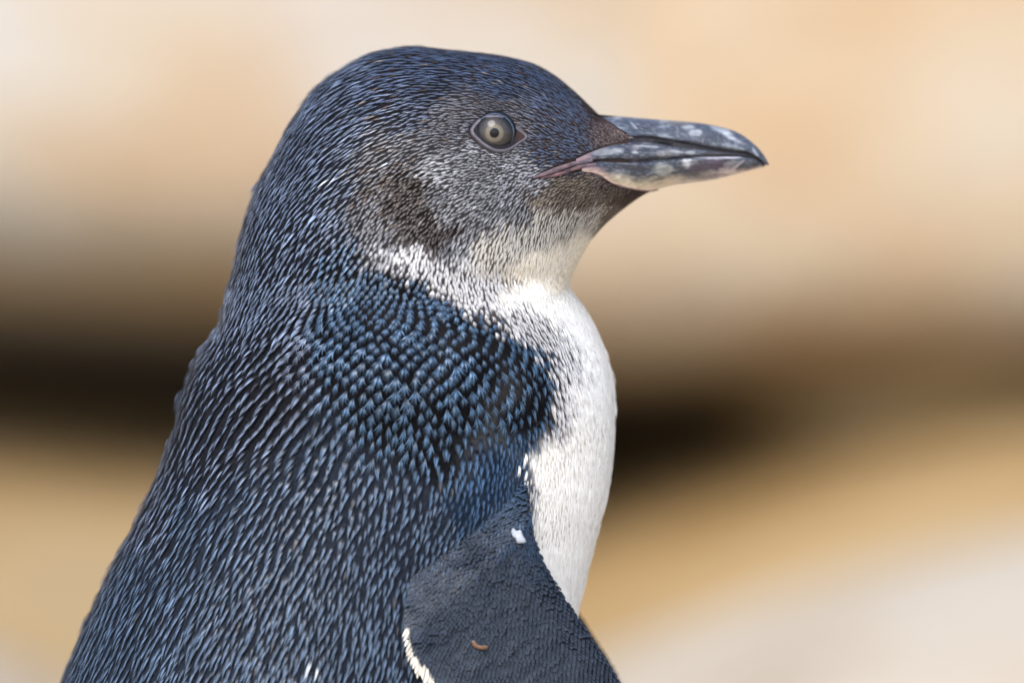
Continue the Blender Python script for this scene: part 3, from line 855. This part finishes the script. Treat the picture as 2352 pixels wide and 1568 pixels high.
def tube(name, path, rad, colf, parent, mat, squash=0.7, nseg=12, out=0.0, mirror=True, yfun=None):
    P = catmull(path, 2.5)
    n = len(P)
    tt = np.linspace(0, 1, n)
    r = np.interp(tt, np.linspace(0, 1, len(rad)), rad)
    r = r * (1 + 0.22 * np.array([pn(a_ * 0.09, b_ * 0.09, 6.0) for a_, b_ in P]))
    T = np.gradient(P, axis=0); T /= np.maximum(np.linalg.norm(T, axis=1, keepdims=True), 1e-6)
    Nn = np.stack([-T[:, 1], T[:, 0]], -1)
    y = (depth(P[:, 0], P[:, 1]) if yfun is None else yfun(P[:, 0], P[:, 1])) + out
    a = np.linspace(0, 2 * math.pi, nseg, endpoint=False)
    u = P[:, None, 0] + Nn[:, None, 0] * (r[:, None] * np.cos(a)); v = P[:, None, 1] + Nn[:, None, 1] * (r[:, None] * np.cos(a))
    yy = y[:, None] + r[:, None] * squash * np.sin(a)
    c = colf(u.ravel(), v.ravel())
    near = W3(u, v, -yy).reshape(-1, 3)
    f = grid_faces(n, nseg, True).tolist() + [list(range(nseg))[::-1], list(range((n - 1) * nseg, n * nseg))]
    pr = parent if isinstance(parent, (list, tuple)) else [parent, parent]
    out_ = [part(name, near, faces=f, mat=mat, parent=None, colors=c), part(name, near * np.array([1, -1, 1]) - 2 * RO * np.array([0, 0, 0]), faces=[q_[::-1] for q_ in f], mat=mat, parent=None, colors=c)]
    for o, p in zip(out_, pr): o.parent = p
    return out_

nostril = tube('nostril', [(1498, 324), (1510, 325.5), (1526, 328), (1546, 333)], (1.0, 3.2, 3.2, 1.0), lambda u, v: np.tile(lin(10, 9, 10), (len(u), 1)), [upper, upper], M_SKIN, 0.5, 10, -1.0)

def pinkc(u, v):
    n = np.array([pn(a * 0.06, b * 0.1, 4) for a, b in zip(u, v)])
    w = np.clip(0.5 + n, 0, 1)[:, None]
    d = sstep(u, 1300, 1370)[:, None]
    return (lin(108, 88, 93) * w + lin(56, 46, 50) * (1 - w)) * (1 - d) + lin(92, 84, 92) * d
gape = tube('gape_skin', [(1224, 413), (1250, 404), (1285, 391), (1320, 379), (1360, 371)], (2, 5.5, 6, 5, 4), pinkc, root, M_SKIN, 0.7, 14, 0.5)
lip = tube('lower_lip', [(1240, 414), (1264, 409), (1296, 399), (1327, 388), (1368, 381)], (1, 3.5, 4.5, 4.5, 4), lambda u, v: pinkc(u, v) * np.array([1.05, 0.84, 0.82]), gape, M_SKIN, 0.7, 12, 1.5)
chinl = tube('chin_skin', [(1352, 396), (1385, 408), (1415, 424), (1450, 433), (1490, 438), (1512, 436)], (1.5, 3.5, 4, 3.5, 2.5, 1.5), lambda u, v: np.tile(lin(112, 92, 98), (len(u), 1)), gape, M_SKIN, 0.5, 10, -1.0)

# ------------------------------------------------------------------ eye
def build_eye():
    cu, cv = 1136.0, 311.0
    yb = float(depth(np.array([1140.0]), np.array([315.0]))[0])
    R = 52.0
    out = 25.0                       # how far the ball stands proud of the skin
    cy = -(yb + out - R)
    n = 48
    th = np.linspace(0, math.pi, n); ph = np.linspace(0, 2 * math.pi, 64, endpoint=False)
    T, P = np.meshgrid(th, ph, indexing='ij')
    x = R * np.sin(T) * np.cos(P); z = R * np.sin(T) * np.sin(P); y = -R * np.cos(T)
    m, nt, p = new_mat('iris')
    N = nt.nodes; L = nt.links
    tc = N.new('ShaderNodeTexCoord')
    sep = N.new('ShaderNodeSeparateXYZ'); L.new(tc.outputs['Object'], sep.inputs[0])
    cmb = N.new('ShaderNodeCombineXYZ'); L.new(sep.outputs[0], cmb.inputs[0]); L.new(sep.outputs[2], cmb.inputs[2])
    ln = N.new('ShaderNodeVectorMath'); ln.operation = 'LENGTH'; L.new(cmb.outputs[0], ln.inputs[0])
    nz = N.new('ShaderNodeTexNoise'); nz.inputs['Scale'].default_value = 1700; nz.inputs['Detail'].default_value = 2
    L.new(tc.outputs['Object'], nz.inputs['Vector'])
    ad = N.new('ShaderNodeMath'); ad.operation = 'MULTIPLY_ADD'; ad.inputs[1].default_value = 2.0 * S; 
    sb = N.new('ShaderNodeMath'); sb.operation = 'SUBTRACT'; sb.inputs[1].default_value = 0.5
    L.new(nz.outputs[0], sb.inputs[0]); L.new(sb.outputs[0], ad.inputs[0]); L.new(ln.outputs['Value'], ad.inputs[2])
    mr = N.new('ShaderNodeMapRange'); mr.inputs[1].default_value = 0; mr.inputs[2].default_value = 50 * S
    L.new(ad.outputs[0], mr.inputs[0])
    cr = N.new('ShaderNodeValToRGB'); e = cr.color_ramp.elements
    st = [(0.0, (1, 1, 2)), (0.205, (1, 1, 2)), (0.225, (84, 80, 76)), (0.29, (100, 92, 79)), (0.39, (90, 84, 73)), (0.45, (60, 57, 56)), (0.62, (50, 47, 47)), (0.72, (34, 32, 32)), (0.81, (12, 11, 12)), (0.845, (10, 10, 12)), (0.865, (72, 82, 96)), (0.895, (56, 60, 70)), (0.92, (12, 11, 12)), (1.0, (9, 8, 8))]
    e[0].position = 0; e[0].color = (*lin(*st[0][1]), 1); e[1].position = 1; e[1].color = (*lin(*st[-1][1]), 1)
    for pos, c in st[1:-1]:
        k = e.new(pos); k.color = (*lin(*c), 1)
    L.new(mr.outputs[0], cr.inputs[0])
    vo = N.new('ShaderNodeTexVoronoi'); vo.inputs['Scale'].default_value = 2600; L.new(cmb.outputs[0], vo.inputs['Vector'])
    sp = N.new('ShaderNodeMapRange'); sp.inputs[1].default_value = 0.18; sp.inputs[2].default_value = 0.42; sp.inputs[3].default_value = 0.35; sp.inputs[4].default_value = 1.1
    L.new(vo.outputs['Distance'], sp.inputs[0])
    rg = N.new('ShaderNodeMapRange'); rg.inputs[1].default_value = 24 * S; rg.inputs[2].default_value = 30 * S
    L.new(ln.outputs['Value'], rg.inputs[0])
    mx = N.new('ShaderNodeMix'); mx.inputs[2].default_value = 1.0
    L.new(rg.outputs[0], mx.inputs[0]); L.new(sp.outputs[0], mx.inputs[3])
    sc_ = N.new('ShaderNodeVectorMath'); sc_.operation = 'SCALE'; L.new(cr.outputs[0], sc_.inputs[0]); L.new(mx.outputs[0], sc_.inputs['Scale'])
    L.new(sc_.outputs[0], p.inputs['Base Color'])
    p.inputs['Roughness'].default_value = 0.5
    p.inputs['Specular IOR Level'].default_value = 0.1
    p.inputs['Coat Weight'].default_value = 0.6; p.inputs['Coat Roughness'].default_value = 0.0; p.inputs['Coat IOR'].default_value = 1.38
    for sgn in (1, -1):
        V = np.stack([x * S, y * S * sgn, z * S], -1).reshape(-1, 3)
        eye = make_mesh('eye', V, flat=(grid_faces(n, 64, True).ravel(), np.full((n - 1) * 64, 4)), mat=m, parent=root)
        eye.location = W3(cu, cv, cy * sgn) - RO
        # eyelid: a swollen pale rim following the almond opening
        E = catmull([(1086, 311), (1090, 296), (1106, 281), (1131, 274.5), (1158, 278.5), (1186, 299), (1209, 319), (1192, 334), (1174, 346.5), (1155, 352.5), (1132, 349.5), (1106, 333)], 3, True)
        nE = len(E); a = np.linspace(0, 2 * math.pi, 10, endpoint=False)
        Tn = np.roll(E, -1, 0) - np.roll(E, 1, 0); Tn /= np.linalg.norm(Tn, axis=1, keepdims=True)
        Nn = np.stack([-Tn[:, 1], Tn[:, 0]], -1)
        ctr = np.array([1140.0, 313.0])
        flip = ((E - ctr) * Nn).sum(1) < 0
        Nn[flip] *= -1
        rr = 4.4 + 0.7 * np.sin(np.linspace(0, 9, nE))
        rball = np.hypot(E[:, 0] - cu, E[:, 1] - cv)
        ball = np.where(rball < R, R + np.sqrt(np.maximum(R * R - rball ** 2, 0)) - R, 0) - cy * 1.0
        sk = depth(E[:, 0], E[:, 1])
        yc = np.maximum(sk, np.where(rball < 40, ball - 4, 0)) + 1.0
        yc = blur(np.tile(yc[None, :], (3, 1)), 6)[1]
        u = E[:, None, 0] + Nn[:, None, 0] * rr[:, None] * np.cos(a); v = E[:, None, 1] + Nn[:, None, 1] * rr[:, None] * np.cos(a)
        yy = yc[:, None] + rr[:, None] * 0.75 * np.sin(a) - 3.0 * np.maximum(np.cos(a), 0)
        cl = np.array([pn(p_ * 0.08, q_ * 0.08, 2) for p_, q_ in zip(u.ravel(), v.ravel())])
        colr = lin(76, 72, 79)[None] * (1 + 0.22 * cl[:, None])
        Vw = W3(u, v, -yy * sgn).reshape(-1, 3) - (W3(cu, cv, cy * sgn))
        lid = make_mesh('eyelid', Vw, flat=(grid_faces(nE, 10, False).ravel().tolist() + sum([[(nE - 1) * 10 + j, (nE - 1) * 10 + (j + 1) % 10, (j + 1) % 10, j] for j in range(10)], []) + sum([[r * 10 + 9, r * 10, (r + 1) * 10, (r + 1) * 10 + 9] for r in range(nE - 1)], []), np.full((nE - 1) * 9 + 10 + nE - 1, 4)), mat=M_SKIN, parent=eye, colors=colr)
        # corner membrane and lid floor filling the almond
        k = 8
        rings_u, rings_v, rings_y, cc = [], [], [], []
        for i in range(k + 1):
            f_ = i / k
            c0 = np.array([1186.0, 319.0])
            uu = E[:, 0] * (1 - f_) + c0[0] * f_; v_ = E[:, 1] * (1 - f_) + c0[1] * f_
            rings_u.append(uu); rings_v.append(v_)
            rings_y.append(depth(uu, v_) + 1.0 + 3 * f_)
            w = np.exp(-((uu - 1198) / 14) ** 2)[:, None]
            cc.append(lin(20, 16, 17)[None] * (1 - w) + lin(50, 34, 28)[None] * w)
        Vw = W3(np.array(rings_u), np.array(rings_v), -np.array(rings_y) * sgn).reshape(-1, 3) - W3(cu, cv, cy * sgn)
        make_mesh('eye_corner', Vw, flat=(grid_faces(k + 1, nE, True).ravel(), np.full(k * nE, 4)), mat=M_EYEC, parent=eye, colors=np.concatenate(cc))
M_EYEC = attr_mat('wet_membrane', 0.35, 0.25)
build_eye()

# ------------------------------------------------------------------ flippers
def build_flipper():
    NA, NB = 130, 44
    Lc = np.array(LEAD, float); Tc = np.array(TRAIL, float)
    def res(P, n):
        c = catmull(P, 8)
        k = np.linspace(0, len(P) - 1, n)
        # keep station correspondence: resample each span evenly
        out = []
        PP = np.array(P, float)
        for t in k:
            i = min(int(t), len(PP) - 2); f = t - i
            p1, p2 = PP[i], PP[i + 1]; p0 = PP[i - 1] if i else 2 * p1 - p2; p3 = PP[i + 2] if i + 2 < len(PP) else 2 * p2 - p1
            out.append(0.5 * (2 * p1 + (p2 - p0) * f + (2 * p0 - 5 * p1 + 4 * p2 - p3) * f * f + (3 * p1 - p0 - 3 * p2 + p3) * f ** 3))
        return np.array(out)
    Lr, Tr = res(LEAD, NA), res(TRAIL, NA)
    bb = (1 - np.cos(np.linspace(0, math.pi, NB))) / 2
    Ug = Tr[:, None, 0] * (1 - bb) + Lr[:, None, 0] * bb
    Vg = Tr[:, None, 1] * (1 - bb) + Lr[:, None, 1] * bb
    ref = float(depth(np.array([1000.0]), np.array([1400.0]))[0])
    plane = ref + 22 - 0.30 * (Ug - 1000) - 0.02 * (Vg - 1400) + 0.10 * np.maximum(Vg - 1568, 0)
    skin = np.where(samp(DIST, Ug, Vg) > 0, depth(Ug, Vg), 0) + 6
    ym = np.log(np.exp(np.clip((skin - plane) / 14, -30, 30)) + 1) * 14 + plane
    B2 = np.broadcast_to(bb, Ug.shape)
    taper = np.clip((1 - np.linspace(0, 1, NA)) * 6, 0, 1)[:, None] ** 0.5
    thick = (np.sqrt(np.clip(B2 * (1 - B2) * 4, 0, 1)) * (8 + 16 * B2)) * taper
    ridge = np.array([3.5 * pn(a * 0.012, b * 0.012, 6) + 3.0 * pn((a + 0.5 * b) * 0.05, (b - 0.45 * a) * 0.022, 3) for a, b in zip(Ug.ravel(), Vg.ravel())]).reshape(Ug.shape)
    Yn = ym + thick + ridge * np.sqrt(np.clip(B2 * (1 - B2) * 4, 0, 1)); Yf = ym - thick
    aa_ = np.linspace(0, 1, NA)[:, None]
    t0 = 0.13 * (1 - B2) + 0.0 * B2; t1 = 0.42 * (1 - B2) + 0.14 * B2
    aw = sstep((aa_ - t0) / (t1 - t0), 0, 1)
    root_y = np.where(samp(DIST, Ug, Vg) > 0, depth(Ug, Vg), 0) - 14
    Yn = root_y * (1 - aw) + Yn * aw; Yf = (root_y - 30) * (1 - aw) + Yf * aw
    dark = lin(24, 28, 36); white = lin(204, 198, 186)
    c = np.tile(dark, (NA * NB, 1))
    # thin white trailing margin
    wm = ((B2 < 0.02) & (Vg > 1435)).ravel()
    c[wm] = white
    for sgn, nm in ((1, 'flipper'), (-1, 'flipper')):
        near = W3(Ug, Vg, -Yn * sgn).reshape(-1, 3); far = W3(Ug, Vg, -Yf * sgn).reshape(-1, 3)
        f = grid_faces(NA, NB); nv = NA * NB
        ring = lambda idx: [(a, b_, b_ + nv, a + nv) for a, b_ in zip(idx[:-1], idx[1:])]
        extra = ring([i * NB for i in range(NA)]) + ring([i * NB + NB - 1 for i in range(NA)]) + ring(list(range(NB))) + ring([(NA - 1) * NB + j for j in range(NB)])
        allf = np.concatenate([f, f[:, ::-1] + nv, np.array(extra)])
        fl = part(nm, np.concatenate([near, far]), flat=(allf.ravel(), np.full(len(allf), 4)), mat=M_FLIP, parent=root, colors=np.concatenate([c * 0.75, np.where((B2 > 0.8).ravel()[:, None], dark * 0.75, lin(190, 186, 180))]))
        # small overlapping scale feathers in rows
        Pg = W3(Ug, Vg, -Yn * sgn)
        da = np.gradient(Pg, axis=0); db = np.gradient(Pg, axis=1)
        nn = np.cross(da, db); nn /= np.maximum(np.linalg.norm(nn, axis=-1, keepdims=True), 1e-12)
        if (nn[..., 1].mean() * sgn) > 0: nn = -nn
        V, C, F = [], [], []
        rows = np.arange(0.02, 0.66, 0.0078)
        r2 = np.random.default_rng(5)
        for ri, a in enumerate(rows):
            ia = a * (NA - 1)
            i = int(ia)
            wid = np.linalg.norm(Lr[i] - Tr[i])
            nb = int(wid / 9.4)
            for j in range(nb):
                b = (j + 0.5 * (ri % 2) + 0.25 + r2.normal(0, 0.05)) / nb
                if not 0.004 < b < 0.996: continue
                th = math.acos(1 - 2 * b) / math.pi * (NB - 1)
                jb = min(int(th), NB - 2); fb_ = th - jb
                ii = min(max(i + (1 if r2.uniform() < (ia - i) else 0), 0), NA - 1)
                p0 = Pg[ii, jb] * (1 - fb_) + Pg[ii, jb + 1] * fb_
                vv = Vg[ii, jb]; uu = Ug[ii, jb]
                n = nn[ii, jb]
                tdir = da[ii, jb] / np.linalg.norm(da[ii, jb]); sdir = db[ii, jb] / max(np.linalg.norm(db[ii, jb]), 1e-12)
                # scales lie down the flipper and lean to the trailing edge
                lean = 0.55 + 0.3 * pn(uu * 0.01, vv * 0.01, 8)
                t = tdir - sdir * lean; t /= np.linalg.norm(t)
                bvec = np.cross(n, t); bvec /= np.linalg.norm(bvec)
                patch = pn(uu * 0.016, vv * 0.022, 1.5)
                L = (20 + 5 * r2.uniform() + 10 * max(0, 0.3 - b)) * S
                if b > 0.86: L *= 0.7
                L = float(L)
                w = (4.6 + 0.9 * r2.uniform()) * S
                lf = (5.0 + 12 * max(patch - 0.1, 0) + 2.0 * r2.uniform()) * S
                edge = b < 0.008 + 0.036 * sstep(vv, 1430, 1560) + 0.008 * r2.uniform() and vv > 1430
                if edge: L *= 1.6; w *= 0.7; lf *= 1.3
                o = len(V)
                p0 = p0 - t * L * 0.5
                V += [p0 - bvec * w * 0.7 + n * 0.2 * S, p0 + bvec * w * 0.7 + n * 0.2 * S, p0 + t * L * 0.55 + bvec * w + n * lf * 0.75, p0 + t * L * 0.85 + bvec * w * .55 + n * lf, p0 + t * L + n * lf * 1.02, p0 + t * L * 0.85 - bvec * w * .55 + n * lf, p0 + t * L * 0.55 - bvec * w + n * lf * 0.75]
                up = sstep(vv, 1250, 1090)
                cc = (lin(39, 46, 57) * (1 - up) + lin(52, 70, 92) * up) * r2.uniform(0.75, 1.25)
                bs = cc * 0.12  # scale base darkened: shade between the overlapping rows put into the colour
                if edge: cc = white * r2.uniform(.75, 1); bs = white * .65
                elif b < 0.11: cc = cc * 1.15
                C += [bs, bs, cc * 0.7, cc, cc * 1.35, cc, cc * 0.7]
                F.append([o, o + 1, o + 2, o + 3, o + 4, o + 5, o + 6])
        sc = part('flipper_feathers', np.array(V), faces=F, mat=M_FLIP, parent=None, colors=np.array(C), smooth=True)
        sc.parent = fl
        tag(sc, kind='stuff')
        # feathers of the shoulder running out over the top of the flipper
        SV, SCo, SI, ST = [], [], [], []
        o = 0
        for k in range(1900):
            a = r2.uniform(0.13, 0.42); th = r2.uniform(0.02, 0.98) * (NB - 1)
            i = int(a * (NA - 1)); jb = int(th)
            uu, vv = Ug[i, jb], Vg[i, jb]
            n = nn[i, jb]
            fade = float(sstep(a, 0.14, 0.42))
            tdir = da[i, jb] / np.linalg.norm(da[i, jb]); sdir = db[i, jb] / max(np.linalg.norm(db[i, jb]), 1e-12)
            ang = flow(np.array([uu]), np.array([vv]))[0]
            d = np.array([math.cos(ang), 0, -math.sin(ang)])
            t = d - (d @ n) * n; t /= np.linalg.norm(t)
            t = t * (1 - 0.4 * fade) + tdir * 0.4 * fade; t /= np.linalg.norm(t)
            b = np.cross(n, t)
            tm = LONG[int(r2.integers(0, 6))]
            L = (30 * (1 - fade) + 18 * fade) * S * r2.uniform(0.8, 1.2)
            p0 = Pg[i, jb]
            SV.append(p0 + tm['V'][:, 0:1] * t * L + tm['V'][:, 1:2] * b * L * (0.26 + 0.2 * fade) + tm['V'][:, 2:3] * n * L * 0.20)
            m = (sstep(tm['T'], 0.14, 0.5) * np.clip(tm['B'], 0, 1))[:, None]
            tc_ = lin(60, 82, 110) * (1 - fade) + lin(34, 40, 50) * fade
            SCo.append(np.concatenate([lin(18, 22, 30) * (1 - m) + tc_ * r2.uniform(0.75, 1.25) * m, 0.05 + 0.3 * m], 1))
            SI.append(tm['idx'] + o); ST.append(tm['tot']); o += len(tm['V'])
        sh = part('shoulder_feathers', np.concatenate(SV), flat=(np.concatenate(SI), np.concatenate(ST)), mat=M_FEATHER, parent=None, colors=np.concatenate(SCo))
        sh.parent = fl
        tag(sh, kind='stuff')
        if sgn == 1:
            keep = dict(Ug=Ug, Vg=Vg, Yn=Yn)
    return keep
FK = build_flipper()

def flip_y(u, v):
    d = (FK['Ug'] - u) ** 2 + (FK['Vg'] - v) ** 2
    i = np.unravel_index(np.argmin(d), d.shape)
    return float(FK['Yn'][i])

# ------------------------------------------------------------------ feet (below the picture)
def build_foot(sgn):
    V, F, C = [], [], []
    base = np.array([760.0, 2640.0, -150.0 * sgn])
    ts = [(-0.35, 190), (0.0, 230), (0.35, 190)]
    for (a, L) in ts:
        n = 10; m = 8
        o = len(V)
        for i in range(n):
            t = i / (n - 1)
            r = 34 * (1 - 0.5 * t) * (1 if i < n - 1 else 0.25)
            cx = base[0] + L * t * math.cos(a); cy = base[2] + L * t * math.sin(a); cz = 2755 - 20 * (1 - t)
            for j in range(m):
                th = 2 * math.pi * j / m
                V.append(W3(cx, cz + 0.8 * r * math.sin(th), cy + r * math.cos(th)))
        for i in range(n - 1):
            for j in range(m):
                F.append([o + i * m + j, o + i * m + (j + 1) % m, o + (i + 1) * m + (j + 1) % m, o + (i + 1) * m + j])
        F.append([o + j for j in range(m)]); F.append([o + (n - 1) * m + j for j in range(m)][::-1])
    o = len(V); n = 8; m = 10
    for i in range(n):
        t = i / (n - 1)
        for j in range(m):
            th = 2 * math.pi * j / m
            V.append(W3(760 - 20 + 46 * math.cos(th), 2580 + 180 * t, base[2] + 46 * math.sin(th)))
    for i in range(n - 1):
        for j in range(m):
            F.append([o + i * m + j, o + i * m + (j + 1) % m, o + (i + 1) * m + (j + 1) % m, o + (i + 1) * m + j])
    part('foot', np.array(V), faces=F, mat=M_SKIN, parent=root, colors=np.tile(lin(206, 176, 168), (len(V), 1)))
build_foot(1); build_foot(-1)

# ------------------------------------------------------------------ flecks stuck on the flipper
def fleck(name, pts_uv, thick, cols, label, cat, tilt=0.0, bend=0.0, rough=0.5):
    """small irregular solid: outline rings in trace units, on the flipper surface"""
    P = catmull(pts_uv, 2.0, True)
    c = P.mean(0)
    y0 = flip_y(*c)
    V, F, C = [], [], []
    n = len(P)
    prof = [(0.80, -1.0), (1.0, thick * 0.35), (0.93, thick * 0.8), (0.6, thick), (0.2, thick * 1.05)]
    for k, (s, h) in enumerate(prof):
        for p in P:
            q = c + (p - c) * s
            d = q - c
            V.append(W3(q[0], q[1], -(y0 + 5.0 + h + tilt * d[0] + bend * (d[0] ** 2))))
            C.append(cols[0] * (1 - k / 4) + cols[1] * (k / 4) + 0.03 * pn(q[0] * .2, q[1] * .2))
    for k in range(len(prof) - 1):
        for i in range(n):
            F.append([k * n + i, k * n + (i + 1) % n, (k + 1) * n + (i + 1) % n, (k + 1) * n + i])
    F.append(list(range(n))[::-1]); F.append([(len(prof) - 1) * n + i for i in range(n)])
    V = np.array(V)
    o0 = V.mean(0)
    m = attr_mat(name + '_surface', rough, 0.5, 2500, 0.2, 0.3)
    o = make_mesh(name, V - o0, faces=F, mat=m, colors=np.clip(np.array(C), 0, 1))
    o.location = o0
    tag(o, label, cat)
    return o
fleck('white_flake', [(1174, 1216), (1178, 1205), (1186, 1211), (1196, 1210), (1201, 1222), (1208, 1236), (1199, 1240), (1186, 1239), (1179, 1229)], 4.0, (lin(96, 102, 112), lin(160, 166, 176)),
      'small white shiny flake stuck near the top of the dark flipper', 'flake', tilt=0.1)
fleck('brown_crumb', [(1084, 1460), (1090, 1458), (1096, 1466), (1108, 1471), (1120, 1470), (1121, 1477), (1110, 1480), (1096, 1477), (1086, 1470)], 5.0, (lin(46, 30, 20), lin(104, 76, 54)),
      'tiny curled brown crumb lying on the dark flipper', 'crumb', bend=0.01)
